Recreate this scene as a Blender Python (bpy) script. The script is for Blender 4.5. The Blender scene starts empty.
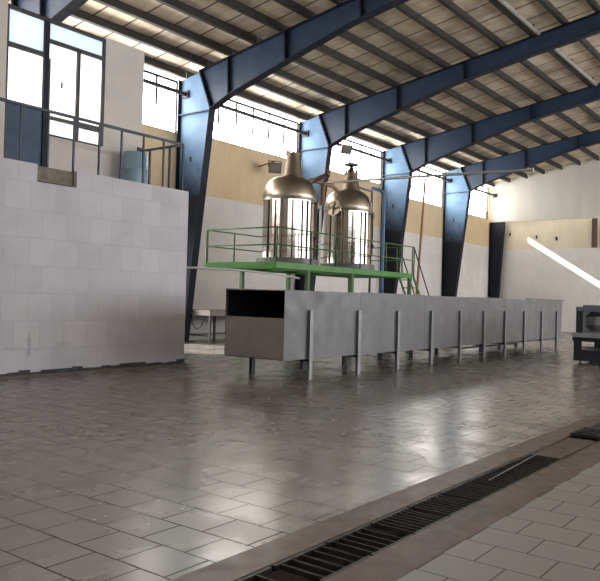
import bpy, bmesh, math, random
from mathutils import Vector, Matrix
random.seed(7)
S = bpy.context.scene
COL = S.collection

# ---------------------------------------------------------------- helpers
class MB:
    """collects shapes; build() links them as one mesh object"""
    def __init__(self): self.bm = bmesh.new()
    def box(self, x0, x1, y0, y1, z0, z1):
        v = [self.bm.verts.new(p) for p in ((x0,y0,z0),(x1,y0,z0),(x1,y1,z0),(x0,y1,z0),(x0,y0,z1),(x1,y0,z1),(x1,y1,z1),(x0,y1,z1))]
        for f in ((3,2,1,0),(4,5,6,7),(0,1,5,4),(1,2,6,5),(2,3,7,6),(3,0,4,7)):
            self.bm.faces.new([v[i] for i in f])
        return self
    def bar(self, a, b, w, h=None, up=(0,0,1)):
        """square bar from a to b, w wide (sideways), h high"""
        h = w if h is None else h
        a = Vector(a); b = Vector(b); d = (b-a).normalized(); u = Vector(up)
        if abs(d.dot(u)) > .99: u = Vector((1,0,0))
        s = d.cross(u).normalized(); u = s.cross(d).normalized()
        v = []
        for p in (a, b):
            for i, j in ((-1,-1),(1,-1),(1,1),(-1,1)):
                v.append(self.bm.verts.new(p + s*(i*w/2) + u*(j*h/2)))
        for f in ((3,2,1,0),(4,5,6,7),(0,1,5,4),(1,2,6,5),(2,3,7,6),(3,0,4,7)):
            self.bm.faces.new([v[i] for i in f])
        return self
    def prism(self, pts, axis, t0, t1):
        """extrude a closed 2-D outline along axis (0: pts are y,z; 1: x,z; 2: x,y)"""
        def P(p, t):
            q = list(p); q.insert(axis, t); return q
        a = [self.bm.verts.new(P(p, t0)) for p in pts]; b = [self.bm.verts.new(P(p, t1)) for p in pts]
        n = len(pts)
        self.bm.faces.new(a); self.bm.faces.new(b[::-1])
        for i in range(n): self.bm.faces.new((a[i], b[i], b[(i+1)%n], a[(i+1)%n]))
        return self
    def tube(self, pts, r, seg=12, cap=True):
        pts = [Vector(p) for p in pts]; rings = []
        n = len(pts); ref = None
        rr = r if isinstance(r, (list, tuple)) else [r]*n
        for i, p in enumerate(pts):
            d = (pts[min(i+1,n-1)] - pts[max(i-1,0)]).normalized()
            if ref is None:
                ref = Vector((0,0,1)) if abs(d.z) < .9 else Vector((1,0,0))
            s = d.cross(ref).normalized(); ref = s.cross(d).normalized()
            rings.append([self.bm.verts.new(p + (s*math.cos(2*math.pi*k/seg) + ref*math.sin(2*math.pi*k/seg))*rr[i]) for k in range(seg)])
        for i in range(n-1):
            for k in range(seg):
                f = self.bm.faces.new((rings[i][k], rings[i][(k+1)%seg], rings[i+1][(k+1)%seg], rings[i+1][k])); f.smooth = True
        if cap:
            self.bm.faces.new(rings[0][::-1]); self.bm.faces.new(rings[-1])
        return self
    def lathe(self, prof, c=(0,0), seg=48, close=True, smooth=True):
        """prof: (radius, z) from bottom to top around a vertical axis at c"""
        rings = []
        for r, z in prof:
            rings.append([self.bm.verts.new((c[0]+r*math.cos(2*math.pi*k/seg), c[1]+r*math.sin(2*math.pi*k/seg), z)) for k in range(seg)])
        for i in range(len(prof)-1):
            for k in range(seg):
                f = self.bm.faces.new((rings[i][k], rings[i][(k+1)%seg], rings[i+1][(k+1)%seg], rings[i+1][k])); f.smooth = smooth
        if close:
            self.bm.faces.new(rings[0][::-1]); self.bm.faces.new(rings[-1])
        return self
    def build(self, name, mat, parent=None, bevel=0, sharp=40):
        bmesh.ops.recalc_face_normals(self.bm, faces=self.bm.faces[:])
        if parent is not None:
            w = Vector((0,0,0)); q = parent
            while q is not None: w += q.location; q = q.parent
            bmesh.ops.translate(self.bm, verts=self.bm.verts[:], vec=-w)
        for e in self.bm.edges:
            if len(e.link_faces) == 2 and e.calc_face_angle(0) > math.radians(sharp): e.smooth = False
        me = bpy.data.meshes.new(name); self.bm.to_mesh(me); self.bm.free()
        me.materials.append(mat)
        o = bpy.data.objects.new(name, me); COL.objects.link(o)
        if parent is not None: o.parent = parent
        if bevel:
            m = o.modifiers.new('bevel', 'BEVEL'); m.width = bevel; m.segments = 2; m.limit_method = 'ANGLE'
        return o

def tag(o, label, cat, group=None, kind=None):
    o['label'] = label; o['category'] = cat
    if group: o['group'] = group
    if kind: o['kind'] = kind
    return o
def thing(name, loc, label, cat, group=None, kind=None):
    o = bpy.data.objects.new(name, None); o.location = loc; COL.objects.link(o)
    o.empty_display_size = .1
    return tag(o, label, cat, group, kind)
def struct(o, label=None, cat=None):
    o['kind'] = 'structure'
    if label: o['label'] = label
    if cat: o['category'] = cat
    return o
def copy_tree(o, loc, label=None):
    c = o.copy(); COL.objects.link(c); c.location = loc
    if label: c['label'] = label
    for ch in list(o.children):
        d = ch.copy(); COL.objects.link(d); d.parent = c
        for g in list(ch.children):
            e = g.copy(); COL.objects.link(e); e.parent = d
    return c

# ---------------------------------------------------------------- materials
def lin(c):
    return tuple(((x/255)/12.92 if x/255 <= .04045 else ((x/255+.055)/1.055)**2.4) for x in c) + (1,)
class N:
    def __init__(self, name):
        self.m = bpy.data.materials.new(name); self.m.use_nodes = True
        self.t = self.m.node_tree; self.b = self.t.nodes['Principled BSDF']
    def n(self, kind, **kw):
        x = self.t.nodes.new(kind)
        for k, v in kw.items(): setattr(x, k, v)
        return x
    def l(self, a, b): self.t.links.new(a, b)
    def coords(self, order='XYZ'):
        tc = self.n('ShaderNodeTexCoord')
        if order == 'XYZ': return tc.outputs['Object']
        s = self.n('ShaderNodeSeparateXYZ'); self.l(tc.outputs['Object'], s.inputs[0])
        c = self.n('ShaderNodeCombineXYZ')
        for i, k in enumerate(order): self.l(s.outputs[k], c.inputs[i])
        return c.outputs[0]
    def noise(self, vec, scale, detail=4, rough=.6, stretch=None):
        x = self.n('ShaderNodeTexNoise'); x.inputs['Scale'].default_value = scale
        x.inputs['Detail'].default_value = detail; x.inputs['Roughness'].default_value = rough
        if stretch:
            mp = self.n('ShaderNodeMapping'); mp.inputs['Scale'].default_value = stretch; self.l(vec, mp.inputs[0]); vec = mp.outputs[0]
        self.l(vec, x.inputs['Vector']); return x.outputs['Fac']
    def ramp(self, fac, stops):
        r = self.n('ShaderNodeValToRGB'); e = r.color_ramp.elements
        while len(e) < len(stops): e.new(.5)
        for k, (p, c) in enumerate(stops):
            e[k].position = p; e[k].color = c if len(c) == 4 else tuple(c)+(1,)
        self.l(fac, r.inputs[0]); return r.outputs[0]
    def mix(self, a, b, fac, mode='MIX'):
        x = self.n('ShaderNodeMixRGB', blend_type=mode)
        for s, v in ((1, a), (2, b), (0, fac)):
            if isinstance(v, (tuple, float, int)): x.inputs[s].default_value = v
            else: self.l(v, x.inputs[s])
        return x.outputs[0]
    def bump(self, h, strength=.3, dist=.01):
        b = self.n('ShaderNodeBump'); b.inputs['Strength'].default_value = strength; b.inputs['Distance'].default_value = dist
        self.l(h, b.inputs['Height']); self.l(b.outputs[0], self.b.inputs['Normal'])
    def set(self, color=None, rough=None, metal=None, spec=None):
        for k, v in (('Base Color', color), ('Roughness', rough), ('Metallic', metal), ('Specular IOR Level', spec)):
            if v is None: continue
            if isinstance(v, (tuple, float, int)): self.b.inputs[k].default_value = v
            else: self.l(v, self.b.inputs[k])
        return self.m

def paint(name, c, rough=.5, metal=0, var=.25, scale=3, stretch=None, spec=None):
    """paint or bare metal with uneven wear"""
    k = N(name); v = k.coords()
    f = k.noise(v, scale, 5, .65, stretch)
    c = lin(c); d = tuple(x*(1-var) for x in c[:3])+(1,); e = tuple(min(1, x*(1+var)) for x in c[:3])+(1,)
    col = k.ramp(f, [(.3, d), (.7, e)])
    rg = k.ramp(k.noise(v, scale*2.3, 3), [(.3, (rough*.8,)*3), (.7, (min(1, rough*1.2),)*3)])
    return k.set(col, rg, metal, spec)

# floor tiles: running bond, courses along Y
def tile_mat(name, c1, c2, grout, rough_lo, rough_hi, spec, joint=.006):
    k = N(name); v = k.coords('YXZ')
    br = k.n('ShaderNodeTexBrick'); br.offset = .5; k.l(v, br.inputs['Vector'])
    br.inputs['Scale'].default_value = 1; br.inputs['Brick Width'].default_value = .385; br.inputs['Row Height'].default_value = .335
    br.inputs['Mortar Size'].default_value = joint; br.inputs['Mortar Smooth'].default_value = .2
    br.inputs['Color1'].default_value = lin(c1); br.inputs['Color2'].default_value = lin(c2); br.inputs['Mortar'].default_value = lin(grout)
    w = k.coords()
    blot = k.ramp(k.noise(w, .8, 4, .6), [(.2, (.84,.83,.82)), (.8, (1,1,1))])
    col = k.mix(br.outputs['Color'], blot, 1.0, 'MULTIPLY')
    rg = k.ramp(k.noise(w, 1.6, 3, .5), [(.25, (rough_lo,)*3), (.7, (rough_hi,)*3)])
    rg2 = k.mix(rg, (.7,.7,.7,1), br.outputs['Fac'])
    spec = k.ramp(br.outputs['Fac'], [(0,(spec,)*3),(1,(.1,)*3)])
    return k.set(col, rg2, 0, spec)
M = {}
M['floor'] = tile_mat('floor_tile', (124,119,115), (116,111,107), (28,24,22), .19, .32, .8)
M['floor_pale'] = tile_mat('pale_floor_tile', (148,149,148), (140,141,140), (84,83,81), .3, .45, .4, .0045)

k = N('block_wall'); v = k.coords('XZY')
br = k.n('ShaderNodeTexBrick'); br.offset = .5; k.l(v, br.inputs['Vector'])
for a, b in (('Scale',1),('Brick Width',.5),('Row Height',.485),('Mortar Size',.004),('Mortar Smooth',.3)): br.inputs[a].default_value = b
br.inputs['Color1'].default_value = lin((202,198,203)); br.inputs['Color2'].default_value = lin((193,189,195)); br.inputs['Mortar'].default_value = lin((170,166,171))
w = k.coords()
col = k.mix(br.outputs['Color'], k.ramp(k.noise(w, 1.1, 6, .7), [(.3,(.86,.86,.87)),(.6,(1,1,1))]), 1.0, 'MULTIPLY')
# two sooty smudges low on the wall
for (cx, cz, sx, sz) in ((7.30,.62,.05,.2),(7.3,.42,.045,.1),(8.0,.55,.3,.07),(7.0,.5,.25,.06)):
    mp = k.n('ShaderNodeMapping'); mp.inputs['Location'].default_value = (-cx/sx, 0, -cz/sz); mp.inputs['Scale'].default_value = (1/sx, 0, 1/sz); k.l(w, mp.inputs[0])
    ln = k.n('ShaderNodeVectorMath', operation='LENGTH'); k.l(mp.outputs[0], ln.inputs[0])
    g = k.ramp(ln.outputs['Value'], [(0,(.4,.38,.38)),(1,(1,1,1))])
    col = k.mix(col, g, .75 if sx < .1 else .3, 'MULTIPLY')
k.bump(k.ramp(br.outputs['Fac'], [(0,(1,1,1)),(1,(0,0,0))]), .3, .005)
M['block'] = k.set(col, .75)

def block_lower(name, c, rows=.5, width=.62):
    k = N(name); tc = k.n('ShaderNodeTexCoord'); s = k.n('ShaderNodeSeparateXYZ'); k.l(tc.outputs['Object'], s.inputs[0])
    ad = k.n('ShaderNodeMath', operation='ADD'); k.l(s.outputs['X'], ad.inputs[0]); k.l(s.outputs['Y'], ad.inputs[1])
    cb = k.n('ShaderNodeCombineXYZ'); k.l(ad.outputs[0], cb.inputs[0]); k.l(s.outputs['Z'], cb.inputs[1])
    br = k.n('ShaderNodeTexBrick'); br.offset = .5; k.l(cb.outputs[0], br.inputs['Vector'])
    for a, b in (('Scale',1),('Brick Width',width),('Row Height',rows),('Mortar Size',.006),('Mortar Smooth',.3)): br.inputs[a].default_value = b
    l = lin(c); br.inputs['Color1'].default_value = l; br.inputs['Color2'].default_value = tuple(x*.95 for x in l[:3])+(1,); br.inputs['Mortar'].default_value = tuple(x*.8 for x in l[:3])+(1,)
    col = k.mix(br.outputs['Color'], k.ramp(k.noise(tc.outputs['Object'], .7, 6, .7), [(.3,(.85,.85,.85)),(.65,(1,1,1))]), 1.0, 'MULTIPLY')
    return k.set(col, .7)
M['white_wall'] = block_lower('white_block', (226,220,215))
k = N('tan_plaster'); v = k.coords()
col = k.ramp(k.noise(v, 1.2, 6, .7, (1,1,.35)), [(.25, lin((206,178,140))), (.75, lin((226,202,166)))])
M['tan'] = k.set(col, .8)
k = N('pale_tan_plaster'); v = k.coords()
M['tan_pale'] = k.set(k.ramp(k.noise(v, 1.0, 6, .7, (1,1,.3)), [(.25, lin((206,190,162))), (.75, lin((230,216,192)))]), .8)
M['pier'] = paint('grey_plaster', (208,200,195), .8, 0, .07, 1.5)
M['gable_sheet'] = paint('gable_sheet', (196,192,182), .55, 0, .08, 1.2, (1,1,.3))
M['outer'] = paint('outer_wall', (150,145,140), .8, 0, .1, 1)

k = N('roof_deck'); v = k.coords()
st = k.noise(v, 1.0, 6, .7, (2.6,.5,1)); bl = k.noise(v, .55, 5, .7)
col = k.ramp(st, [(.25, lin((196,172,142))), (.5, lin((230,210,182))), (.75, lin((244,232,212)))])
col = k.mix(col, k.ramp(bl, [(.34,(.42,.40,.38)),(.56,(1,1,1))]), .8, 'MULTIPLY')
mp = k.n('ShaderNodeSeparateXYZ'); k.l(v, mp.inputs[0])
md = k.n('ShaderNodeMath', operation='PINGPONG'); md.inputs[1].default_value = .5; k.l(mp.outputs['X'], md.inputs[0])
seam = k.ramp(md.outputs[0], [(.012*2,(.12,.11,.1)),(.02*2,(1,1,1))])
col = k.mix(col, seam, 1.0, 'MULTIPLY')
M['deck'] = k.set(col, k.ramp(st, [(.3,(.4,)*3),(.7,(.56,)*3)]), .2)

M['blue'] = paint('blue_steel_paint', (42,60,86), .42, 0, .22, 2.2)
# column colour blends by height, darkest low down, light blue above
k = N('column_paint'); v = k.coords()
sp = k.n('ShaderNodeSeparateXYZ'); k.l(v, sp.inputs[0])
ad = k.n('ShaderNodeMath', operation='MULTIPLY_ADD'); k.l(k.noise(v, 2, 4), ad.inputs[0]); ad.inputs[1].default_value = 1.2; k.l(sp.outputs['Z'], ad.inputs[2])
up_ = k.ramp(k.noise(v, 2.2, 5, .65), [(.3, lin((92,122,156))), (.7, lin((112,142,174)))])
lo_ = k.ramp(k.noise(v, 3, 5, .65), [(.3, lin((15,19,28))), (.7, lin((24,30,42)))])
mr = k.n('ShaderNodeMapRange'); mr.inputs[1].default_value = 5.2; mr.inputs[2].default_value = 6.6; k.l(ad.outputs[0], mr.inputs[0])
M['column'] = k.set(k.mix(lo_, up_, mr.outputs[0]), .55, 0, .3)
M['navy_and_shade'] = paint('navy_paint_and_shade', (22,28,40), .6, 0, .25, 2.5, None, .3)  # dark steel paint; on the flanges it also stands in for backlit shade
M['purlin'] = paint('purlin_primer', (48,44,42), .6, 0, .2, 2)
M['rail_blue'] = paint('railing_blue', (38,48,68), .45, 0, .2, 6)
M['dark_frame'] = paint('window_frame_dark', (58,56,60), .5, .2, .3, 6)
M['door_blue'] = paint('blue_panel', (38,62,94), .5, 0, .25, 3)
M['galv'] = paint('galvanised_sheet', (100,98,100), .5, .2, .14, 1.6)
M['galv_lit'] = paint('galvanised_sheet_lit', (146,143,144), .55, .1, .12, 3)  # same galvanised metal, lightened in place of light on the end face
M['galv_leg'] = paint('galvanised_leg', (128,126,128), .5, .5, .15, 4)
M['trough_shade'] = paint('trough_inside_shade', (22,22,24), .8, 0, .2, 3)  # near-black colour puts the shade into the covered inside
k = N('polished_steel'); v = k.coords()
col = k.ramp(k.noise(v, 1.5, 5, .6, (1,1,.3)), [(.3, lin((188,181,172))), (.7, lin((214,208,200)))])
M['steel'] = k.set(col, k.ramp(k.noise(v, 4, 4), [(.3,(.10,)*3),(.7,(.2,)*3)]), 1.0)
M['steel_dull'] = paint('dull_steel', (112,100,88), .42, .8, .15, 4)
M['green'] = paint('green_paint', (58,122,36), .45, 0, .2, 3)
M['green_dark'] = paint('green_rail_paint', (62,92,48), .5, 0, .25, 5)
M['black'] = paint('black_metal', (30,30,33), .5, .2, .2, 5)
M['machine'] = paint('machine_paint', (96,104,118), .45, .1, .18, 4)
M['machine_dark'] = paint('machine_dark', (36,42,56), .5, .1, .2, 4)
M['machine_top'] = paint('machine_deck', (150,154,160), .45, .2, .15, 5)
M['concrete'] = paint('rough_concrete', (120,114,104), .9, 0, .35, 7)
M['mortar'] = paint('dark_mortar', (66,66,68), .95, 0, .5, 9)
M['ledge'] = paint('cement_ledge', (112,106,100), .8, 0, .2, 4)
M['stone'] = paint('drain_border_stone', (92,78,73), .4, 0, .3, 3)
M['pit'] = paint('drain_pit', (20,19,19), .9, 0, .4, 5)
M['grate'] = paint('grate_iron', (66,62,60), .45, .7, .3, 9)
M['mud'] = paint('dried_mud_board', (92,80,72), .8, 0, .3, 6)
M['rust'] = paint('rusty_pipe', (146,92,66), .6, 0, .25, 6)
M['brown_pipe'] = paint('brown_pipe', (92,70,58), .5, 0, .2, 6)
M['blue_pipe'] = paint('blue_pipe', (58,96,136), .4, 0, .15, 6)
M['grey_pipe'] = paint('grey_pipe', (165,165,162), .4, .4, .12, 6)
M['copper'] = paint('copper_pipe', (140,112,92), .45, .5, .2, 6)
M['bench'] = paint('bench_top', (150,144,136), .6, 0, .2, 4)
M['bench_leg'] = paint('bench_leg', (92,86,82), .6, .2, .2, 5)
M['lamp_body'] = paint('lamp_housing', (92,84,78), .5, .3, .2, 6)
M['hose'] = paint('black_hose', (40,40,42), .6, 0, .2, 6)

k = N('blue_plastic'); k.set(lin((150,180,200)), .35)
k.b.inputs['Transmission Weight'].default_value = .35; M['plastic'] = k.m
def glass_mat(name, translucent, clear, tint):
    k = N(name); out = k.t.nodes['Material Output']
    tr = k.n('ShaderNodeBsdfTranslucent'); tr.inputs[0].default_value = tuple(x*translucent for x in tint)+(1,)
    cl = k.n('ShaderNodeBsdfTransparent'); gl = k.n('ShaderNodeBsdfGlossy'); gl.inputs['Roughness'].default_value = .15
    m1 = k.n('ShaderNodeMixShader'); m1.inputs[0].default_value = clear; k.l(tr.outputs[0], m1.inputs[1]); k.l(cl.outputs[0], m1.inputs[2])
    m2 = k.n('ShaderNodeMixShader'); m2.inputs[0].default_value = .04; k.l(m1.outputs[0], m2.inputs[1]); k.l(gl.outputs[0], m2.inputs[2])
    k.l(m2.outputs[0], out.inputs['Surface']); return k.m
M['frost'] = glass_mat('frosted_glass', .9, .0, (1,1,1))
def lit_pane(name, col, strength, clear=0):
    k = N(name); out = k.t.nodes['Material Output']
    em = k.n('ShaderNodeEmission'); em.inputs[0].default_value = col+(1,); em.inputs[1].default_value = strength
    cl = k.n('ShaderNodeBsdfTransparent'); m1 = k.n('ShaderNodeMixShader'); m1.inputs[0].default_value = clear
    k.l(em.outputs[0], m1.inputs[1]); k.l(cl.outputs[0], m1.inputs[2]); k.l(m1.outputs[0], out.inputs['Surface']); return k.m
M['day_sunny'] = lit_pane('daylit_frosted_pane', (1,.97,.92), 7.5)      # frosted panes on the sunny side
M['sky_glow'] = lit_pane('glow_pane_shade_side', (.95,.98,1), 4.4)     # glowing panes on the unseen shade side
M['day_door'] = lit_pane('daylit_door_pane', (1,.97,.92), 9, .85)
M['film'] = glass_mat('dusty_film_glass', .62, .05, (.82,.92,1))
M['half_clear'] = glass_mat('half_clear_glass', .9, .35, (1,1,1))
M['dusty'] = glass_mat('dusty_glass', .8, .6, (1,1,1))
k = N('lens'); k.set(lin((120,112,104)), .15); M['lens'] = k.m

# ---------------------------------------------------------------- layout numbers
XF = [9.9, 16.35, 22.8, 29.22, 35.6]         # portal frames along the hall
XG = 42.1                                     # gable wall
YW = 17.5                                     # inner face of the window wall
YR = -11.5                                    # opposite wall
RIDGE = 3.0
X0 = -7.0
def ztop(y):                                  # top of the rafters
    return 8.45 + .17*(YW - y) if y >= RIDGE else 8.45 + .17*(y - YR)

# ---------------------------------------------------------------- floor and drain
DL, GL_, GR_, DR = 2.83, 2.58, 2.22, 1.93     # drain borders across the hall
fl = MB()
fl.box(X0, XG+.3, DL, YW+.3, -.3, 0)
struct(fl.build('floor', M['floor']))
struct(MB().box(X0, XG+.3, YR-.3, DR, -.3, 0).build('floor_drain_side', M['floor_pale']))
b = MB().box(X0, XG, GL_, DL, -.3, .002); struct(b.build('trim_1', M['stone']))
b = MB().box(X0, XG, DR, GR_, -.3, .002); struct(b.build('trim_2', M['stone']))
b = MB().box(X0, XG, GR_, GL_, -.32, -.22); struct(b.build('trim_3', M['pit']))

def grate(x, length, step, label):
    t = thing('drain_grate', (x, (GL_+GR_)/2, 0), label, 'drain grate', 'iron grates over the floor drain')
    MB().box(x, x+length, GL_-.03, GL_-.004, -.035, -.002).build('side_rail', M['grate'], t)
    MB().box(x, x+length, GR_+.004, GR_+.03, -.035, -.002).build('side_rail', M['grate'], t)
    q = MB(); n = int(length/step)
    for i in range(n):
        xx = x + (i+.5)*step + random.uniform(-.006,.006)
        q.box(xx-.0045, xx+.0045, GR_+.03, GL_-.03, -.035, -.003)
    q.build('bar_grid', M['grate'], t)
    return t
gx = [(2.55,.62,.14),(3.2,.5,.1),(3.72,.5,.085),(4.24,.5,.06),(4.76,.5,.06),(5.28,.5,.055),(5.8,.5,.055),(6.32,.5,.055),(6.84,.45,.055)]
gl = ['open-spaced iron drain grate at the bottom edge of the photo','iron drain grate with wide gaps, second along the drain from the photo bottom',
 'iron drain grate, third along the drain from the photo bottom','close-barred iron drain grate, fourth along the drain from the photo bottom',
 'close-barred drain grate, fifth along the drain from the photo bottom','close-barred drain grate just before the loose rod, sixth from the photo bottom',
 'drain grate under the loose rod, seventh from the photo bottom','drain grate under the loose rod, eighth from the photo bottom','last drain grate, between the loose rod end and the mud-covered board']
for (x, L, s), lb in zip(gx, gl): grate(x, L, s, lb)
r = MB().tube([(5.9,2.43,.004),(6.6,2.46,.006),(7.35,2.5,.005)], .006, 8)
tag(r.build('metal_rod', M['grate']), 'thin pale metal rod lying lengthwise on the drain grates', 'rod')
bd = MB().box(7.32, 8.55, GR_+.06, GL_-.02, -.06, -.012)
tag(bd.build('mud_board', M['mud'], bevel=.006), 'brown mud-covered board filling the drain channel beyond the grates', 'board')
for i,(x0,x1,y0,y1,z,lb) in enumerate(((8.6,9.15,GR_+.02,GL_-.01,.035,'dark raised cover plate on the drain, beside the muddy board'),(9.18,9.9,GR_+.02,GL_-.02,.0,'dark flat cover plate on the drain, second beyond the muddy board'),(9.93,10.9,GR_+.02,GL_-.02,.0,'dark flat cover plate on the drain, cut by the photo edge'))):
    q = MB().box(x0,x1,y0,y1,z-.035,z)
    for kx in (0,1,2): q.box(x0+.08+kx*(x1-x0-.16)/2.4, x0+.13+kx*(x1-x0-.16)/2.4, y0+.03, y1-.03, z, z+.01)
    if z > .02: q.box(x0, x1, y1-.03, y1, -.03, z-.035); q.box(x0, x1, y0, y0+.03, -.03, z-.035)
    tag(q.build('cover_plate', M['machine_dark'] if i else M['black'], bevel=.004), lb, 'drain cover', 'dark cover plates on the drain')

# ---------------------------------------------------------------- walls
SILL = [(X0, 9.9, 5.6), (9.9, 16.35, 6.7), (16.35, 22.8, 6.84), (22.8, 29.22, 6.84), (29.22, 35.6, 6.52), (35.6, XG, 6.5)]
w = MB(); tn = MB()
w.box(X0-.3, 11.9, YW, YW+.3, 0, 4.88); w.box(15.4, XG+.3, YW, YW+.3, 0, 4.88); w.box(11.9, 15.4, YW, YW+.3, 3.1, 4.88)
for a, b_, s in SILL: tn.box(a, b_, YW, YW+.3, 4.88, s)
tn.box(41.54, XG, YW, YW+.3, 6.5, 8.45)
wl = w.build('wall_left', M['white_wall']); struct(wl)
struct(tn.build('tan_band', M['tan'], wl))
g = MB().box(XG, XG+.3, YR-.3, YW, 0, 4.72); wg = g.build('wall_far', M['white_wall']); struct(wg)
g = MB().box(XG, XG+.3, YR-.3, YW, 4.72, 6.6); struct(g.build('tan_band', M['tan_pale'], wg))
pts = [(YW+.2, 6.4), (YW+.2, 8.6), (RIDGE, ztop(RIDGE)+.15), (11.45, ztop(11.45)+.15)]
g = MB().prism([(17.42,6.42),(17.42,ztop(17.42)+.25),(RIDGE,ztop(RIDGE)+.25),(YR,ztop(YR)+.25),(YR,6.42)], 0, XG-.32, XG-.26)
g.box(XG-.34, XG-.24, YR, 17.42, 6.36, 6.44)
struct(g.build('sheet_cladding', M['gable_sheet'], wg))
# small dark fixing holes in the tan band, and the brown steel post
for y, z in ((16.35,5.62),(14.75,5.42),(13.6,5.3)):
    q = MB().box(XG-.05, XG, y-.035, y+.035, z-.1, z+.1)
    tag(q.build('wall_anchor', M['black']), {16.35:'small dark anchor plate on the tan gable band, closest to the corner column',14.75:'small dark anchor plate on the tan gable band, above the sunlit streak',13.6:'small dark anchor plate on the tan gable band, closest to the brown post'}[y], 'anchor plate', 'anchor plates on the gable wall')
q = MB().box(XG-.16, XG, 11.42, 11.62, 4.75, 6.36); q.box(XG-.2, XG, 11.36, 11.42, 4.75, 6.36)
tag(q.build('gable_post', M['brown_pipe']), 'short brown steel post on the tan band of the far gable wall', 'post')
# opposite wall and rear wall with glowing panes added for daylight, never seen by the camera
RW0, RW1 = .6, 8.2
q = MB()
q.box(X0-.3, XG+.3, YR-.3, YR, 0, RW0); q.box(X0-.3, XG+.3, YR-.3, YR, RW1, 8.75)
for i in range(8):
    x = X0 + i*(XG-X0)/7; q.box(x-.35, x+.35, YR-.3, YR, RW0, RW1)
q.box(X0, X0+3*(XG-X0)/7, YR-.3, YR, RW0, 6.9)
struct(q.build('wall_right', M['outer']))
q = MB()
q.prism([(YR,5.2),(YW,5.2),(YW,8.6),(RIDGE,11.1),(YR,8.6)], 0, X0-.3, X0); q.box(X0-.3, X0, -9, YW, 0, 5.2)
struct(q.build('wall_rear', M['outer']))
# daylight comes in through a glazed door behind the block room
dr = MB(); dr.box(11.9,11.97,YW+.05,YW+.2,0,3.1); dr.box(15.33,15.4,YW+.05,YW+.2,0,3.1); dr.box(11.97,15.33,YW+.05,YW+.2,3.03,3.1); dr.box(13.6,13.7,YW+.05,YW+.2,0,3.03)
dr = dr.build('door_1', M['navy_and_shade']); struct(dr)
for a, b_ in ((11.97,13.6),(13.7,15.33)): MB().box(a, b_, YW+.1, YW+.11, .02, 3.03).build('pane', M['day_door'], dr)
def window(n, x0, x1, z0, z1, y, bars, mat, zt=None, open_low=None, deep=.1):
    f = MB(); f.box(x0, x1, y+.06, y+.06+deep, z1-.07, z1); f.box(x0, x1, y+.06, y+.06+deep, z0, z0+.05)
    f.box(x0, x0+.05, y+.06, y+.06+deep, z0, z1); f.box(x1-.05, x1, y+.06, y+.06+deep, z0, z1)
    fr = f.build('window_%d' % n, M['purlin']); struct(fr)
    if open_low: MB().box(x0, x1, y+.1, y+.14, open_low-.02, open_low+.02).build('transom', M['purlin'], fr)
    for i in range(1, bars):
        x = x0 + (x1-x0)*i/bars
        MB().box(x-.035, x+.035, y+.05, y+.09, zt, z1).build('glazing_bar', M['purlin'], fr)
    MB().box(x0+.05, x1-.05, y+.12, y+.13, open_low or z0, z1-.02).build('pane', mat, fr)
    return fr
for i, (a, b_, s) in enumerate(SILL):
    window(i+1, a+.06, (b_ if i < 5 else 41.6)-.06, s, 8.43, YW, 7, M['day_sunny'], zt=7.45, open_low=6.98 if i == 5 else None)
for i in range(7):
    a = X0 + i*(XG-X0)/7 + .35; b_ = X0 + (i+1)*(XG-X0)/7 - .35
    window(i+7, a, b_, RW0 if i > 2 else 6.9, RW1, YR-.25, 5, M['sky_glow'], zt=RW0 if i > 2 else 6.9)
q = MB().box(X0-.2, X0-.1, YR, -9, 5.1, 5.2).box(X0-.2, X0-.1, YR, -9, 0, .08).box(X0-.2, X0-.1, -9.1, -9, 0, 5.2).box(X0-.2, X0-.1, YR, YR+.1, 0, 5.2).build('rear_glow_door', M['purlin'])  # unseen rear door, added with a glowing pane to light the near floor
struct(q); MB().box(X0-.16, X0-.14, YR+.1, -9.1, .08, 5.1).build('pane', M['sky_glow'], q)

# ---------------------------------------------------------------- roof
q = MB(); e = .258
q.prism([(YW+.5, ztop(YW)-.085+e), (RIDGE, ztop(RIDGE)+e), (YR-.5, ztop(YR)-.085+e), (YR-.5, ztop(YR)-.085+e+.06), (RIDGE, ztop(RIDGE)+e+.06), (YW+.5, ztop(YW)-.085+e+.06)], 0, X0-.4, XG+.4)
struct(q.build('ceiling', M['deck']))

# purlins: one cold-rolled channel per bay and line
ORD = ['first','second','third','fourth','fifth','sixth','seventh','eighth','ninth','tenth','eleventh','twelfth','thirteenth','fourteenth']
BAY = ['between the first and second blue rafters','between the second and third blue rafters','between the third and fourth blue rafters','between the fourth and fifth blue rafters','between the last blue rafter and the gable']
def purlin_obj(L):
    m = MB(); h = .23; a = math.atan(.17)
    # C section, tilted with the roof slope; local origin at mid-height of the left end
    for (y0,y1,z0,z1) in ((-.006,.006,-h/2,h/2),(-.006,.1,-h/2,-h/2+.012),(-.006,.1,h/2-.012,h/2),(.088,.1,-h/2,-h/2+.03)):
        m.box(0, L, y0, y1, z0, z1)
    bmesh.ops.rotate(m.bm, verts=m.bm.verts[:], cent=(0,0,0), matrix=Matrix.Rotation(-a, 3, 'X'))
    return m.build('roof_purlin', M['purlin'])
ends = XF[1:] + [XG-.35]
for bi in range(5):
    L = ends[bi]-XF[bi]
    proto = purlin_obj(L-.02)
    for k_ in range(14):
        y = 17.25 - 1.0*k_
        o = proto if k_ == 0 else proto.copy()
        if k_: COL.objects.link(o)
        o.location = (XF[bi]+.01, y, ztop(y)+.128)
        tag(o, 'dark roof purlin, %s up from the eave, %s' % (ORD[k_], BAY[bi]), 'purlin', 'roof purlins', 'thing')
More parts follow.
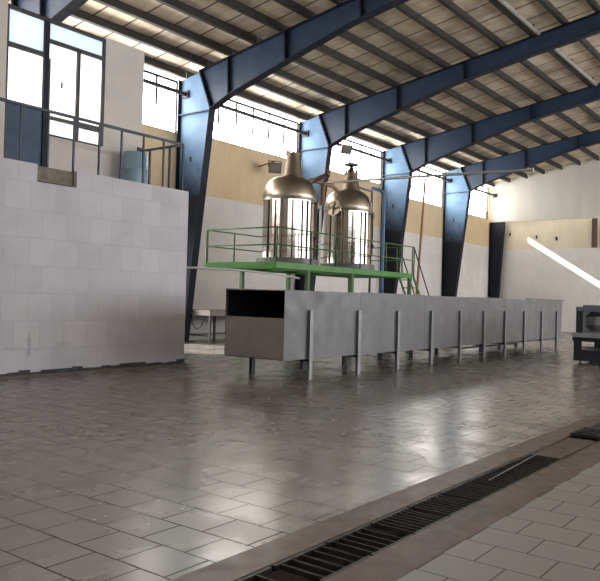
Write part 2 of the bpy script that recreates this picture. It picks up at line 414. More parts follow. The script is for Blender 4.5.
# pale conduit hung below the purlins
for (x0, x1, lb) in ((XF[1]+.2, XF[2]-.15, 'pale brown conduit tube beside a purlin between second and third rafters'), (XF[2]+.2, XF[3]-.15, 'pale brown conduit tube beside a purlin between third and fourth rafters')):
    y = 8.02; z = ztop(y)-.03
    t = thing('conduit_tube', (x0, y, z), lb, 'conduit', 'conduit tubes under the roof')
    MB().tube([(x0,y,z),(x1,y,z)], .06, 12).build('tube', M['bench'], t)
    for x in (x0+.5, (x0+x1)/2, x1-.5): MB().box(x-.02,x+.02,y-.02,y+.02,z+.05,z+.15).build('clamp', M['purlin'], t)

# ---------------------------------------------------------------- steel portal frames
HF = .14   # half flange width
COLS = ['blue steel column seen through the glazed partition','blue tapered steel column beside the white block room','blue tapered steel column behind the first domed tank',
        'blue tapered steel column beside the green platform railing','blue tapered steel column between the rusty pole and the gable corner']
def column(xf):
    t = thing('steel_column', (xf, 17.2, 0), COLS[0], 'column', 'blue tapered columns along the window wall', 'thing')
    inner = [(16.95,0),(16.05,7.33)]; outer = 17.46
    kn = (16.56, ztop(16.56)-.02)
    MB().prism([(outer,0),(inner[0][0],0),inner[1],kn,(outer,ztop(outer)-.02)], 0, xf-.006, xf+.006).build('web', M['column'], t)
    MB().prism([(inner[0][0]-.012,0),(inner[0][0],0),(inner[1][0],7.33),(inner[1][0]-.016,7.33)], 0, xf-HF, xf+HF).build('inner_flange', M['navy_and_shade'], t)
    MB().box(xf-HF, xf+HF, outer-.012, outer, 0, ztop(outer)-.02).build('outer_flange', M['navy_and_shade'], t)
    MB().prism([(16.05,7.33),(16.02,7.33),(16.53,kn[1]),(16.56,kn[1])], 0, xf-HF, xf+HF).build('end_plate', M['navy_and_shade'], t)
    q = MB()
    for i in range(7):
        f = .12+.76*i/6; y = 16.05+.51*f; z = 7.33+(kn[1]-7.33)*f
        for sx in (-.07,.07):
            q.box(xf+sx-.018, xf+sx+.018, y+.0, y+.05, z-.018, z+.018)
    q.build('bolt_row', M['black'], t)
    MB().box(xf-HF, xf+HF, 16.13, outer-.012, 7.28, 7.3).build('stiffener', M['blue'], t)
    MB().box(xf-.28, xf+.28, 16.78, outer+.02, .0, .025).build('base_plate', M['navy_and_shade'], t)
    # small sockets on the web
    MB().box(xf-.03, xf-.006, 16.9, 16.96, 5.75, 5.92).build('cleat', M['black'], t)
    return t
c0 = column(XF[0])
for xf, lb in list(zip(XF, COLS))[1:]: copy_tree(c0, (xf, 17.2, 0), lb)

RAFT = ['first blue steel rafter, in front of the glazed partition roof','second blue steel rafter, springing from the column beside the block room','third blue steel rafter, above the first domed tank',
        'fourth blue steel rafter, above the green platform end','fifth blue steel rafter, closest to the gable wall']
def rafter(xf):
    t = thing('steel_rafter', (xf, 16, 7.5), RAFT[0], 'rafter', 'blue tapered rafters under the roof', 'thing')
    bot = [(16.03,7.33),(15.3,7.65),(13.0,8.33),(10.9,8.93),(8.6,9.38),(RIDGE, ztop(RIDGE)-.5)]
    bot += [(2*RIDGE-y+ (0), z) for y, z in bot[-2::-1]]
    top = [(y, ztop(y)-.02) for y in (16.54, RIDGE, 2*RIDGE-16.54)]
    MB().prism(bot + top[::-1], 0, xf-.006, xf+.006).build('web', M['blue'], t)
    f = MB()
    for i in range(len(bot)-1): f.bar((xf,)+bot[i], (xf,)+bot[i+1], 2*HF, .02)
    f.build('bottom_flange', M['navy_and_shade'], t)
    f = MB()
    for i in range(2): f.bar((xf,)+top[i], (xf,)+top[i+1], 2*HF, .02)
    f.build('top_flange', M['navy_and_shade'], t)
    for y, zb in ((15.3,7.65),(13.1,8.3),(10.55,9.0)):
        MB().prism([(y-.02,zb),(y+.02,zb),(y+.06,ztop(y)-.03),(y+.02,ztop(y)-.03)], 0, xf-HF+.01, xf+HF-.01).build('splice_plate', M['navy_and_shade'], t)
    f = MB(); f.prism([(16.0,7.33),(16.03,7.33),(16.54,ztop(16.54)-.03),(16.51,ztop(16.54)-.03)], 0, xf-HF, xf+HF)
    f.build('end_plate', M['navy_and_shade'], t)
    return t
r0 = rafter(XF[0])
for xf, lb in list(zip(XF, RAFT))[1:]: copy_tree(r0, (xf, 16, 7.5), lb)
# corner column of the gable frame
t = thing('corner_column', (XG-.3, 17.2, 0), 'dark tapered steel column in the far corner of the hall', 'column', None, 'thing')
MB().prism([(17.42,0),(16.98,0),(16.6,6.36),(17.42,6.36)], 0, XG-.306, XG-.294).build('web', M['navy_and_shade'], t)
MB().prism([(16.96,0),(16.98,0),(16.6,6.36),(16.58,6.36)], 0, XG-.44, XG-.16).build('inner_flange', M['navy_and_shade'], t)
MB().box(XG-.44, XG-.16, 17.42, 17.44, 0, 6.36).build('outer_flange', M['navy_and_shade'], t)

# tie pipes between columns in front of the clerestory
TIE = ['round tie pipe across the clerestory above the partition end','round tie pipe across the clerestory behind the first tank','round tie pipe across the clerestory behind the second tank','round tie pipe across the clerestory above the rusty pole','round tie pipe across the clerestory beside the gable wall']
for i in range(5):
    x0 = XF[i]+.01; x1 = (XF[i+1] if i < 4 else XG-.35)-.01; z = 7.95
    t = thing('tie_pipe', (x0, 17.2, z), TIE[i], 'pipe', 'tie pipes along the clerestory')
    MB().tube([(x0,17.2,z),(x1,17.2,z)], .065, 12).build('pipe', M['purlin'], t)
    for xa, sg in ((x0,1),(x1,-1)): MB().box(min(xa,xa+sg*.06),max(xa,xa+sg*.06),17.08,17.32,z-.12,z+.12).build('end_bracket', M['black'], t)
    MB().tube([(x0,17.28,7.25),(x1,17.28,7.25)], .008, 6).build('wire', M['galv_leg'], t)

# ---------------------------------------------------------------- block room and mezzanine
YB = 11.45
q = MB()
XB0, XB1 = -2.0, 11.02
q.box(XB0, XB1, YB, YB+.2, 0, 3.42)
q.box(XB0, 7.36, YB, YB+.2, 3.42, 3.73); q.box(8.18, XB1, YB, YB+.2, 3.42, 3.73)
q.box(XB1-.2, XB1, YB+.2, 17.0, 0, 3.3)
wb = q.build('wall_room', M['block']); struct(wb)
q = MB().box(XB0, XB1-.02, YB+.2, 13.6, 3.1, 3.36); struct(q.build('floor_mezzanine', M['concrete']))
# rough concrete showing in the gap of the top course
q = MB().box(7.36, 8.18, YB+.09, YB+.2, 3.45, 3.72)
tag(q.build('concrete_block', M['concrete'], bevel=.012), 'rough brown concrete block set in the gap of the top course', 'concrete block')
q = MB(); 
for i in range(60):
    x = XB0+ i*(XB1-XB0)/60; q.box(x, x+(XB1-XB0)/60, YB-.012-random.uniform(0,.012), YB+.001, 0, .07+random.uniform(0,.06))
struct(q.build('baseboard_room', M['mortar']))
q = MB(); q.prism([(YB-.02,0),(YB-.02,.035),(YB-.24,.012),(YB-.28,0)], 0, XB0, XB1+.05)
struct(q.build('trim_4', M['ledge']))

# blue railing on the mezzanine edge
t = thing('guard_railing', (9, YB+.1, 3.73), 'blue steel guard railing along the top of the white block room', 'railing')
ZR = 4.73
MB().bar((5.2,YB+.1,ZR),(10.92,YB+.1,ZR), .05, .05).bar((10.92,YB+.1,ZR),(10.92,12.98,ZR), .05, .05).build('top_rail', M['rail_blue'], t)
for x in (5.4, 6.0, 6.54, 7.08, 7.62, 8.16, 8.73, 9.26, 9.82, 10.36, 10.92):
    zb = 3.73 if not (7.36 < x < 8.18) else 3.72
    MB().box(x-.016, x+.016, YB+.084, YB+.116, zb, ZR-.02).build('post', M['rail_blue'], t)
for y in (11.97, 12.62):
    MB().box(10.9, 10.94, y-.02, y+.02, 3.36, ZR-.02).build('post', M['rail_blue'], t)
MB().box(10.86, 10.98, 12.96, 12.995, ZR-.09, ZR+.09).build('end_plate', M['rail_blue'], t)

# glazed partition of the upper room
YP = 13.0
q = MB()
q.box(4.0, 7.62, YP, YP+.15, 3.36, 7.1)                       # wall beyond the glazing
q.box(9.92, 11.0, YP, YP+.15, 3.36, 7.03)                     # pier
q.box(8.55, 9.92, YP, YP+.12, 3.36, 4.66)                     # apron below the window
struct(q.build('wall_partition', M['pier']))
fr = MB()
fr.box(7.62, 9.92, YP-.01, YP+.09, 6.93, 7.0)                 # head
fr.box(9.86, 9.92, YP-.01, YP+.09, 4.66, 6.93)
fr.box(7.62, 7.66, YP, YP+.09, 3.36, 6.93)
wf = fr.build('window_20', M['dark_frame']); struct(wf)
MB().box(8.43, 8.53, YP-.03, YP+.12, 3.36, 6.93).build('mullion', M['navy_and_shade'], wf)
MB().box(8.53, 8.58, YP-.01, YP+.09, 3.36, 6.2).build('mullion', M['dark_frame'], wf)
MB().box(9.22, 9.29, YP-.01, YP+.09, 4.66, 6.55).build('mullion', M['dark_frame'], wf)
MB().box(7.66, 8.43, YP-.01, YP+.09, 6.2, 6.29).build('transom', M['dark_frame'], wf)
MB().box(8.53, 9.86, YP-.01, YP+.09, 6.52, 6.6).build('transom', M['dark_frame'], wf)
MB().box(8.58, 9.22, YP-.01, YP+.09, 4.99, 5.05).box(9.29, 9.86, YP-.01, YP+.09, 4.96, 5.07).build('transom', M['dark_frame'], wf)
MB().box(8.58, 9.86, YP-.005, YP+.09, 4.64, 4.68).build('sill', M['dark_frame'], wf)
for a, b_, z0, z1 in ((7.66,8.43,6.29,6.93),(7.66,8.43,5.16,6.2),(8.53,9.86,6.6,6.93),(8.58,9.22,5.05,6.52),(9.29,9.86,5.07,6.52),(8.58,9.22,4.68,4.99),(9.29,9.86,4.68,4.96)):
    MB().box(a, b_, YP+.04, YP+.046, z0, z1).build('pane', M['frost' if z0 < 6.2 else 'film'], wf)
q = MB().box(7.66, 8.43, YP+.0, YP+.05, 3.4, 5.13); q.box(7.66, 8.43, YP-.012, YP, 5.1, 5.15); q.box(7.66, 8.43, YP-.012, YP, 4.3, 4.33)
q.build('lower_panel', M['door_blue'], wf)
tag(MB().box(8.86,8.9,YP+.028,YP+.04,5.68,5.8).build('window_latch', M['black']), 'tiny dark latch on the middle pane of the partition window', 'latch')

# blue translucent plastic drum by the pier
t = thing('plastic_drum', (10.52, 12.66, 3.36), 'pale blue plastic drum standing against the grey pier upstairs', 'drum')
MB().lathe([(.0,3.36),(.25,3.36),(.28,3.4),(.28,3.75),(.295,3.77),(.28,3.79),(.28,4.2),(.295,4.22),(.28,4.24),(.28,4.52),(.24,4.6),(.1,4.61),(0,4.61)], (10.52,12.66), 32, close=False).build('body', M['plastic'], t)
MB().lathe([(0,4.6),(.04,4.6),(.04,4.66),(0,4.66)], (10.62,12.66), 16, close=False).build('cap', M['blue_pipe'], t)

# ---------------------------------------------------------------- long sheet-metal trough
TX0, TX1, TY0, TY1, TZ0, TZ1 = 10.1, 25.5, 8.0, 9.42, .38, 1.65
t = thing('metal_trough', (10.1, 8.7, 0), 'long galvanised sheet-metal trough on legs in the middle of the hall', 'trough')
seams = [10.1, 12.6, 15.4, 18.0, 20.4, 23.0, 25.5]
for i in range(6):
    a, b_ = seams[i], seams[i+1]
    MB().box(a+.004, b_-.004, TY0, TY0+.012, TZ0, TZ1 - (.0 if i%2 else .012)).build('side_panel', M['galv'], t)
    MB().box(a+.004, b_-.004, TY1-.012, TY1, TZ0, TZ1).build('side_panel', M['galv'], t)
    MB().box(a+.004, b_-.004, TY0+.012, TY1-.012, TZ1-.03, TZ1-.018).build('cover_panel', M['galv'], t)
MB().box(TX0, TX1, TY0+.012, TY1-.012, TZ0, TZ0+.012).build('bottom_panel', M['trough_shade'], t)
MB().box(TX0, TX0+.012, TY0+.012, TY1-.012, TZ0+.012, 1.13).build('end_panel', M['galv_lit'], t)
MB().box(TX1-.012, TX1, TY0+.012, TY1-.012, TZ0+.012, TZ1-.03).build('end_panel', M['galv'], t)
MB().box(TX0+1.5, TX0+1.52, TY0+.012, TY1-.012, TZ0+.012, TZ1-.03).build('shade_baffle', M['trough_shade'], t)
for ya, yb in ((TY0+.012, TY0+.016), (TY1-.016, TY1-.012)): MB().box(TX0+.055, TX0+1.49, ya, yb, TZ0+.4, TZ1-.04).build('shade_liner', M['trough_shade'], t)  # dark sheets added where the inside is only shaded
LX = [10.85, 12.5, 14.1, 15.7, 17.3, 18.8, 20.3, 21.85, 23.4, 24.9]
for i, x in enumerate(LX):
    # angle-iron leg up the front face, stub leg at the back
    MB().box(x-.05, x+.05, TY0-.06, TY0-.052, 0, 1.28).box(x-.05, x-.042, TY0-.052, TY0-.001, 0, 1.28).build('leg', M['galv_leg'], t)
    MB().box(x-.05, x+.05, TY1-.09, TY1-.02, 0, TZ0).build('leg', M['black'], t)
    MB().box(x-.05, x-.01, TY0-.05, TY1-.09, TZ0-.05, TZ0).build('cross_bar', M['black'], t)
MB().box(20.3, 24.9, TY1-.07, TY1-.03, .1, .15).build('foot_rail', M['black'], t)
MB().box(20.3, 24.9, TY0+.02, TY0+.05, TZ0-.04, TZ0).build('foot_rail', M['black'], t)
q = MB(); q.box(22.2, 25.62, TY0-.03, TY0+.09, TZ1+.0, TZ1+.025)
tag(q.build('timber_batten', M['brown_pipe']), 'thin dark batten lying along the far top edge of the trough', 'batten')

# ---------------------------------------------------------------- green platform behind the trough
PX0, PX1, PY0, PY1, PZ = 13.9, 20.9, 11.3, 13.75, 2.36
t = thing('green_platform', (17.4, 12.4, 0), 'green steel platform with railings carrying the two domed tanks', 'platform')
MB().box(PX0, PX1, PY0, PY1, PZ-.01, PZ+.02).build('deck', M['green'], t)
f = MB()
f.box(PX0, PX1, PY0, PY0+.06, PZ-.13, PZ-.01); f.box(PX0, PX1, PY1-.06, PY1, PZ-.13, PZ-.01)
f.box(PX0, PX0+.06, PY0+.06, PY1-.06, PZ-.13, PZ-.01); f.box(PX1-.06, PX1, PY0+.06, PY1-.06, PZ-.13, PZ-.01)
for x in (15.2,16.4,17.6,18.8,20.0): f.box(x-.03, x+.03, PY0+.06, PY1-.06, PZ-.1, PZ-.01)
f.build('edge_beam', M['green'], t)
for x in (15.3, 17.4, 20.8):
    for y in (PY0+.08, PY1-.08): MB().box(x-.05, x+.05, y-.05, y+.05, 0, PZ-.1).build('support_post', M['green_dark'], t)
RZ = PZ+.02+.86
def rail(a, b_): 
    m = MB()
    for z in (RZ, PZ+.45): m.tube([(a[0],a[1],z),(b_[0],b_[1],z)], .018, 8)
    m.build('rail', M['green_dark'], t)
rail((PX0+.03,PY0+.03),(PX1-.03,PY0+.03)); rail((PX0+.03,PY1-.03),(PX1-.03,PY1-.03)); rail((PX0+.03,PY0+.03),(PX0+.03,PY1-.03)); rail((PX1-.03,PY0+.6),(PX1-.03,PY1-.03))
for x, y in ((PX0+.03,PY0+.03),(15.35,PY0+.03),(16.5,PY0+.03),(17.75,PY0+.03),(19.2,PY0+.03),(20.2,PY0+.03),(PX1-.03,PY0+.03),(PX0+.03,PY1-.03),(15.0,PY1-.03),(17.4,PY1-.03),(19.4,PY1-.03),(PX1-.03,PY1-.03),(PX1-.03,PY0+.6)):
    thick = .024 if (x, y) != (PX0+.03, PY1-.03) else .034
    MB().tube([(x,y,PZ+.02),(x,y,RZ)], thick, 8).build('rail_post', M['green_dark'], t)

# stair down at the platform end
t = thing('metal_stair', (PX1+.02, 11.6, 0), 'steep black and green stair at the end of the green platform', 'stair')
sx0, sx1 = PX1+.03, PX1+1.75
for y in (11.32, 11.85):
    MB().bar((sx0,y,PZ-.05),(sx1,y,.02), .03, .08).build('stringer', M['green_dark'], t)
for i in range(9):
    f = (i+.5)/9; MB().box(sx0+f*(sx1-sx0)-.1, sx0+f*(sx1-sx0)+.1, 11.335, 11.835, PZ-.05-f*(PZ-.07)-.01, PZ-.05-f*(PZ-.07)+.012).build('tread', M['green_dark'], t)
for y in (11.32, 11.85):
    MB().tube([(sx0,y,RZ),(sx1-.05,y,.95)], .02, 8).build('handrail', M['black'], t)
    MB().tube([(sx1-.05,y,.05),(sx1-.05,y,.95)], .02, 8).tube([(sx0+.03,y,PZ-.05),(sx0+.03,y,RZ-.02)], .02, 8).build('handrail_post', M['black'], t)

# ---------------------------------------------------------------- the two domed tanks
def tank(cx, cy, label, second=False):
    t = thing('process_tank', (cx, cy, PZ+.02), label, 'tank', 'domed steel tanks on the green platform')
    R = .72; z0 = PZ+.02
    MB().lathe([(.0,z0),(.86,z0),(.86,z0+.16),(.84,z0+.18),(0,z0+.18)], (cx,cy), 48, close=False).build('base_ring', M['galv'], t)
    zb, zs, zd = z0+.18, 4.2, 4.8
    MB().lathe([(R,zb),(R,zs-.06)], (cx,cy), 20, close=False, smooth=False).build('body', M['steel'], t)
    dome = [(R+.006,zs-.07),(R+.014,zs-.06),(R+.014,zs-.01)]
    n = 12
    for i in range(n+1):
        a = math.pi/2*i/n
        dome.append((.25+(R-.23)*math.cos(a)**.9 if i < n else .25, zs+(zd-zs)*math.sin(a)))
    MB().lathe(dome, (cx,cy), 56, close=False).build('dome', M['steel_dull2'], t)
    ox, oy = cx+.05, cy-.06
    zn = 5.42 if not second else 5.3
    nk = MB().lathe([(.3,zd-.08),(.28,zd),(.195,zn-.05),(.195,zn)], (ox,oy), 32).build('neck', M['steel_dull'], t)
    MB().lathe([(.32,zd-.035),(.32,zd+.0),(.285,zd+.02),(.285,zd-.05)], (ox,oy), 32, close=False).build('neck_collar', M['steel_dull'], nk)
    MB().lathe([(0,zn),(.22,zn),(.22,zn+.04),(0,zn+.04)], (ox,oy), 24, close=False).build('flange', M['steel_dull'], nk)
    q = MB()
    for i in range(8):
        a = 2*math.pi*i/8; q.lathe([(0,zn+.04),(.022,zn+.04),(.022,zn+.13),(0,zn+.13)], (ox+.17*math.cos(a), oy+.17*math.sin(a)), 8, close=False)
    q.build('bolt_ring', M['black'], nk)
    if second:
        v = MB().lathe([(0,zn+.04),(.06,zn+.04),(.09,zn+.14),(.05,zn+.22),(.05,zn+.28),(0,zn+.28)], (ox,oy), 20, close=False).build('valve', M['black'], t)
        MB().lathe([(.12,zn+.28),(.2,zn+.27),(.22,zn+.3),(.2,zn+.33),(.12,zn+.32)], (ox,oy), 24, close=False).bar((ox-.2,oy,zn+.3),(ox+.2,oy,zn+.3),.03).bar((ox,oy-.2,zn+.3),(ox,oy+.2,zn+.3),.03).build('hand_wheel', M['machine'], v)
    # vertical dark strips, sight tube and tapping on the camera side
    for deg in (168, 188, 203, 226, 248, 262, 296):
        a = math.radians(deg); px, py = cx+(R+.012)*math.cos(a), cy+(R+.012)*math.sin(a)
        MB().tube([(px,py,zb),(px,py,zs-.1)], .018, 8).build('upright_strip', M['brown_pipe'], t)
    a = math.radians(285); px, py = cx+(R+.08)*math.cos(a), cy+(R+.08)*math.sin(a)
    st = MB().tube([(cx+R*.97*math.cos(a),cy+R*.97*math.sin(a),zs-.12),(px,py,zs-.12),(px,py,zs-.16),(px,py,zb+.3),(px,py,zb+.26),(cx+R*.97*math.cos(a),cy+R*.97*math.sin(a),zb+.26)], .02, 8).build('sight_tube', M['brown_pipe'], t)
    MB().lathe([(0,zb+.5),(.05,zb+.5),(.05,zb+.6),(0,zb+.6)], (px,py), 12, close=False).build('cock', M['black'], st)
    # bracket valve on the shoulder
    a = math.radians(318); px, py = cx+(R+.06)*math.cos(a), cy+(R+.06)*math.sin(a)
    MB().tube([(cx+R*math.cos(a),cy+R*math.sin(a),zs-.12),(cx+(R+.12)*math.cos(a),cy+(R+.12)*math.sin(a),zs-.12)], [.05,.05], 12).lathe([(0,zs-.22),(.06,zs-.22),(.08,zs-.12),(.06,zs-.02),(0,zs-.02)], (px,py), 14, close=False).build('shoulder_valve', M['steel_dull'], t)
    # round manhole on the shoulder
    a = math.radians(183); d = Vector((math.cos(a), math.sin(a), .25)).normalized(); c = Vector((cx+R*.93*math.cos(a), cy+R*.93*math.sin(a), zs-.05))
    if second:
        mh = MB().tube([c, c+d*.12], .2, 24).tube([c+d*.12, c+d*.15], .24, 24).build('manhole', M['steel'], t)
        m = MB(); s_ = d.cross(Vector((0,0,1))).normalized(); u_ = s_.cross(d)
        m.bar(c+d*.17-s_*.2, c+d*.17+s_*.2, .03); m.bar(c+d*.17-u_*.2, c+d*.17+u_*.2, .03); m.tube([c+d*.15, c+d*.24], .035, 12)
        m.build('manhole_clamp', M['steel_dull'], mh)
    return t
k = N('satin_steel'); v = k.coords(); k.set(k.ramp(k.noise(v, 3, 4), [(.3, lin((158,148,134))), (.7, lin((182,172,158)))]), .34, 1.0); M['steel_dull2'] = k.m
tank(15.7, 12.37, 'polished domed steel tank with bolted neck, closer to the block room')
tank(18.5, 12.3, 'polished domed steel tank with manhole and hand-wheel valve, beside the blue pipe', True)

# pipework around the tanks
def pipe(name, pts, r, mat, label, cat='pipe', bend=0, seg=12):
    return tag(MB().tube(pts, r, seg).build(name, mat), label, cat)
def arc(p, q, c, n=6):
    """rounded corner from p to q around the sharp corner c"""
    p, q, c = Vector(p), Vector(q), Vector(c)
    return [tuple((1-s)**2*p + 2*s*(1-s)*c + s*s*q) for s in [i/n for i in range(n+1)]]
t = thing('copper_crosspipe', (17.1, 12.3, 4.75), 'short coppery pipe with valves joining the two tank domes', 'pipe')
MB().tube([(16.08,12.3,4.62),(16.6,12.28,4.86),(17.6,12.26,4.82),(18.12,12.28,4.62)], .06, 12).build('pipe', M['copper'], t)
MB().tube([(16.5,12.5,4.7),(16.9,12.0,5.02)], .07, 12).tube([(16.9,12.0,5.0),(16.95,12.0,5.16)], .1, 12).build('valve', M['brown_pipe'], t)
MB().tube([(17.1,12.27,4.2),(17.1,12.27,4.84)], .09, 12).build('trap', M['brown_pipe'], t)
t = thing('overhead_pipe', (17.4, 9.4, 4.85), 'long thin grey pipe running level from the tanks across the hall', 'pipe')
MB().tube([(17.5,12.6,4.92),(17.5,9.5,4.86),(17.5,6.3,4.78)], .035, 10).build('pipe', M['grey_pipe'], t)
MB().tube([(17.5,6.25,4.78),(17.5,6.32,4.78)], .05, 10).build('cap', M['grey_pipe'], t)
MB().tube([(17.5,12.6,4.95),(17.5,12.6,2.37)], .035, 10).build('stand_pipe', M['grey_pipe'], t)
pa = [(20.0,13.2,4.7),(20.0,13.2,5.0)] + arc((20.0,13.2,5.05),(20.25,13.2,5.25),(20.0,13.2,5.25)) + [(21.42,13.28,5.24)]
pipe('brown_pipe', [(21.45,13.28,.0),(21.45,13.28,5.28)], .04, M['brown_pipe'], 'upright dark brown pipe behind the platform rail beside the second tank')
pipe('arched_pipe', pa, .035, M['machine'], 'thin arched grey pipe joining the second tank to the upright brown pipe')
pipe('blue_pipe', [(21.5,13.3,5.36),(21.9,13.3,5.36)] + arc((22.0,13.3,5.36),(22.3,13.3,5.08),(22.3,13.3,5.36)) + [(22.3,13.3,0)], .06, M['blue_pipe'], 'upright blue pipe with a bent top beside the third tapered column')
pipe('rusty_pole', [(27.9,15.0,0),(28.6,15.0,6.9)], .05, M['rust'], 'tall leaning rust-red pole standing behind the trough near the stair')
# sagging pale hose from the block room to the platform
pipe('pale_hose', [(11.02,12.1,2.1),(11.7,11.8,2.12),(12.6,11.5,2.12),(13.6,11.26,2.08),(14.7,11.2,2.0)], .025, M['grey_pipe'], 'thin pale hose stretched from the block room towards the green platform')

# flood lamps
def flood(c, aim, label, mount):
    t = thing('flood_lamp', c, label, 'lamp', 'flood lamps high on the window wall')
    c = Vector(c); d = Vector(aim).normalized(); s = d.cross(Vector((0,0,1))).normalized(); u = s.cross(d)
    def blk(c0, w_, h_, d0, d1, nm, mat, taper=1):
        m = MB(); vs = []
        for dd, k_ in ((d0, taper), (d1, 1)):
            for i, j in ((-1,-1),(1,-1),(1,1),(-1,1)): vs.append(m.bm.verts.new(c0 + d*dd + s*(i*w_*k_/2) + u*(j*h_*k_/2)))
        for f in ((3,2,1,0),(4,5,6,7),(0,1,5,4),(1,2,6,5),(2,3,7,6),(3,0,4,7)): m.bm.faces.new([vs[i] for i in f])
        return m.build(nm, mat, t)
    blk(c, .46, .38, -.16, .1, 'housing', M['lamp_body'], .65)
    blk(c, .36, .28, .1, .11, 'lens', M['lens'])
    m = MB(); m.bar(c-s*.23-d*.02, c-s*.23-d*.02-u*(-.22), .025); m.bar(c+s*.23-d*.02, c+s*.23-d*.02+u*.22, .025); m.bar(c-s*.24-d*.02+u*.22, c+s*.24-d*.02+u*.22, .025)
    m.build('bracket', M['black'], t)
    if mount: 
        MB().tube([c-d*.02+u*.22, Vector(mount)], .022, 8).build('mount_arm', M['black'], t)
    return t
flood((20.35,16.75,6.2), (-.6,-.7,-.35), 'flood lamp on the tan wall beside the first tank neck', (20.35,17.5,6.3))
flood((23.8,16.0,7.42), (-.4,-.8,-.45), 'flood lamp hanging high above the second tank', (24.1,17.2,7.95))
flood((30.3,16.9,6.85), (-.3,-.8,-.5), 'small flood lamp on the window wall above the platform end', (30.5,17.2,7.95))

# ---------------------------------------------------------------- workbench behind the block room
t = thing('work_bench', (18.2, 16.3, 0), 'long grey work bench by the window wall behind the trough end', 'bench')
MB().box(16.55, 20.6, 16.1, 17.25, .98, 1.04).build('top', M['bench'], t, bevel=.006)
MB().box(16.58, 20.57, 16.13, 16.16, .86, .98).box(16.58, 16.61, 16.16, 17.22, .86, .98).build('apron', M['bench'], t)
for x in (16.66, 17.9, 19.3, 20.5):
    for y in (16.19, 17.18): MB().box(x-.03, x+.03, y-.03, y+.03, 0, .86).build('leg', M['bench_leg'], t)
MB().tube([(16.66,16.22,.22),(16.66,17.15,.22)], .02, 8).tube([(16.7,17.18,.22),(20.45,17.18,.22)], .02, 8).build('stretcher', M['bench_leg'], t)
hp = [(16.56,16.9,.86),(16.53,16.85,.6),(16.53,16.65,.42),(16.53,16.45,.5),(16.53,16.35,.72),(16.56,16.33,.86)]
pipe('black_hose', hp, .014, M['hose'], 'black hose hanging in a loop under the work bench', 'hose', seg=8)

# ---------------------------------------------------------------- packing machine at the right edge
mx, my = 19.3, 5.74
t = thing('packing_machine', (mx, 5.0, 0), 'dark blue-grey packing machine with octagonal tunnel mouth, cut by the photo edge', 'machine')
mw = 1.35; ya, yb = my, my-mw
MB().box(mx, mx+2.0, yb, ya, .08, .36).build('base_cabinet', M['machine_dark'], t, bevel=.01)
for x in (mx+.06, mx+1.0, mx+1.94):
    for y in (ya-.17, yb+.17): 
        MB().lathe([(.05,.0),(.05,.02),(.018,.03),(.018,.085)], (x,y), 12).build('foot', M['black'], t)
for x in (mx+.05, mx+1.95):
    for y in (ya-.09, yb+.09): MB().box(x-.045, x+.045, y-.09, y+.09, .36, .7).build('corner_post', M['machine_dark'], t)
MB().box(mx+.02, mx+1.98, yb+.5, yb+.56, .36, .7).build('middle_post', M['machine_dark'], t)
MB().bar((mx+.0,ya-.1,.44),(mx+.0,yb+.1,.44), .03).build('cross_rail', M['machine_dark'], t)
# conveyor deck jutting towards the camera
MB().box(mx-.42, mx+2.3, yb-.02, ya-.06, .70, .80).build('conveyor_deck', M['machine_top'], t, bevel=.012)
MB().prism([(ya-.02,.70),(ya-.14,.36),(ya-.17,.36),(ya-.17,.70)], 0, mx-.02, mx+.04).prism([(yb,.70),(yb+.17,.36),(yb+.2,.36),(yb+.2,.70)], 0, mx-.02, mx+.04).build('deck_bracket', M['machine_dark'], t)
MB().box(mx-.36, mx-.3, yb+.1, ya-.08, .6, .70).build('roller', M['black'], t)
# tunnel hood with octagonal mouth
def octo(yc, zc, w_, h_, k_):
    return [(yc-w_/2+k_,zc-h_/2),(yc+w_/2-k_,zc-h_/2),(yc+w_/2,zc-h_/2+k_),(yc+w_/2,zc+h_/2-k_),(yc+w_/2-k_,zc+h_/2),(yc-w_/2+k_,zc+h_/2),(yc-w_/2,zc+h_/2-k_),(yc-w_/2,zc-h_/2+k_)]
yc = (ya+yb)/2 - .02; zc = 1.1
o_in = octo(yc, zc, .86, .5, .13); hy0, hy1, hz0, hz1 = yb+.1, ya-.2, .80, 1.52
o_out = [(o_in[0][0],hz0),(o_in[1][0],hz0),(hy1,o_in[2][1]),(hy1,o_in[3][1]),(o_in[4][0],hz1),(o_in[5][0],hz1),(hy0,o_in[6][1]),(hy0,o_in[7][1])]
m = MB(); xa, xb = mx+.05, mx+1.95
def ringv(pts, x): return [m.bm.verts.new((x,)+tuple(p)) for p in pts]
oa, ob, ia, ib = ringv(o_out, xa), ringv(o_out, xb), ringv(o_in, xa), ringv(o_in, xb)
corn = {}
for nm, x in (('a',xa),('b',xb)):
    corn[nm] = [m.bm.verts.new((x,hy1,hz0)), m.bm.verts.new((x,hy1,hz1)), m.bm.verts.new((x,hy0,hz1)), m.bm.verts.new((x,hy0,hz0))]
for o1, i1, c1 in ((oa, ia, corn['a']), (ob, ib, corn['b'])):
    for i in range(8):
        j = (i+1) % 8
        q_ = [o1[i], o1[j], i1[j], i1[i]]
        if i in (1,3,5,7): q_ = [o1[i], c1[i//2], o1[j], i1[j], i1[i]]
        m.bm.faces.new(q_)
ca, cb = corn['a'], corn['b']
loopa = []; loopb = []
for i in range(8):
    loopa.append(oa[i]); loopb.append(ob[i])
    if i in (1,3,5,7): loopa.append(ca[i//2]); loopb.append(cb[i//2])
for i in range(12):
    j = (i+1) % 12; m.bm.faces.new((loopa[i], loopb[i], loopb[j], loopa[j]))
for i in range(8):
    j = (i+1) % 8; m.bm.faces.new((ia[j], ib[j], ib[i], ia[i]))
th = m.build('tunnel_hood', M['machine'], t)
lin_in = octo(yc, zc, .855, .495, .13); q = MB(); va = [q.bm.verts.new((xa+.03,)+p) for p in lin_in]; vb = [q.bm.verts.new((xb-.03,)+p) for p in lin_in]
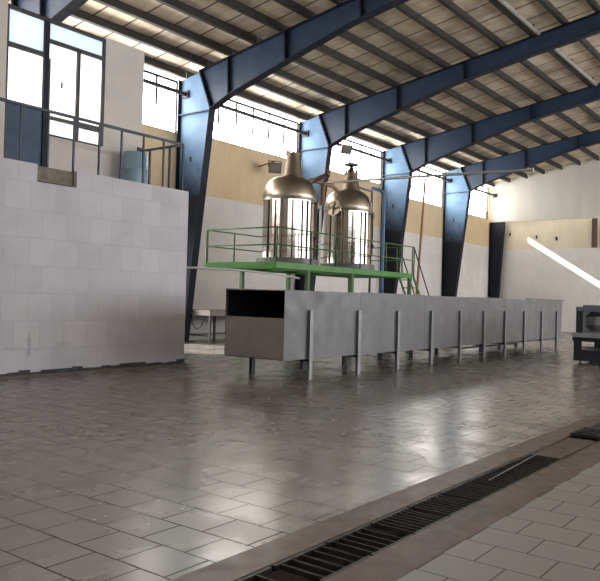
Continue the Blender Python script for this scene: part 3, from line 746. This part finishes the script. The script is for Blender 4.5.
for i in range(8): q.bm.faces.new((va[i], va[(i+1)%8], vb[(i+1)%8], vb[i]))
q.build('tunnel_lining', M['machine_dark'], t)
q = MB()
for i in range(9):
    y = yc-.42+.07*i; q.box(xa+.6, xa+.605, y+.004, y+.064, .88, 1.34)
q.build('strip_curtain', M['machine_top'], t)
MB().box(mx+.1, mx+.5, ya-.18, ya-.02, .80, 1.45).build('side_column', M['machine_dark'], t, bevel=.01)
MB().box(mx+.04, mx+.09, ya-.21, ya-.03, 1.36, 1.47).build('hood_lip', M['machine'], t)
MB().box(mx+.045, mx+.05, ya-.27, ya-.21, .82, 1.34).build('edge_strip', M['galv_leg'], t)

# ---------------------------------------------------------------- light
sun = bpy.data.lights.new('sun', 'SUN'); sun.energy = 11; sun.angle = .008; sun.color = (1,.95,.87)
so = bpy.data.objects.new('sun', sun); COL.objects.link(so)
d = Vector((.33, -1, -.635)); so.rotation_euler = d.to_track_quat('-Z','Y').to_euler(); so.location = (0, 30, 30)
W = bpy.data.worlds.new('sky'); S.world = W; W.use_nodes = True
bg = W.node_tree.nodes['Background']; bg.inputs[0].default_value = (.88,.94,1,1); bg.inputs[1].default_value = 3.0
W.cycles.sampling_method = 'NONE'

# ---------------------------------------------------------------- camera
cam = bpy.data.cameras.new('camera'); co = bpy.data.objects.new('camera', cam); COL.objects.link(co)
f = 728.9
X = Vector((553, -22.5, f)).normalized(); Yv = Vector((-960, 18.5, f)); Yv = (Yv - X*Yv.dot(X)).normalized(); Zv = Yv.cross(X)
if Zv.y < 0: Zv = -Zv
right = Vector((X[0],Yv[0],Zv[0])); up = Vector((X[1],Yv[1],Zv[1])); fw = Vector((X[2],Yv[2],Zv[2]))
m4 = Matrix.Identity(4)
for i in range(3):
    m4[i][0] = right[i]; m4[i][1] = up[i]; m4[i][2] = -fw[i]
m4[0][3], m4[1][3], m4[2][3] = 0, 0, 1.5
co.matrix_world = m4
cam.sensor_fit = 'HORIZONTAL'; cam.sensor_width = 36; cam.lens = f*36/600; cam.clip_end = 300
S.camera = co
S.view_settings.view_transform = 'Standard'; S.view_settings.look = 'None'; S.view_settings.gamma = 1; S.view_settings.use_curve_mapping = False
S.view_settings.exposure = 0.88
S.cycles.use_denoising = True
S.cycles.max_bounces = 12; S.cycles.diffuse_bounces = 6; S.cycles.transmission_bounces = 8; S.cycles.transparent_max_bounces = 12
S.cycles.sample_clamp_indirect = 10
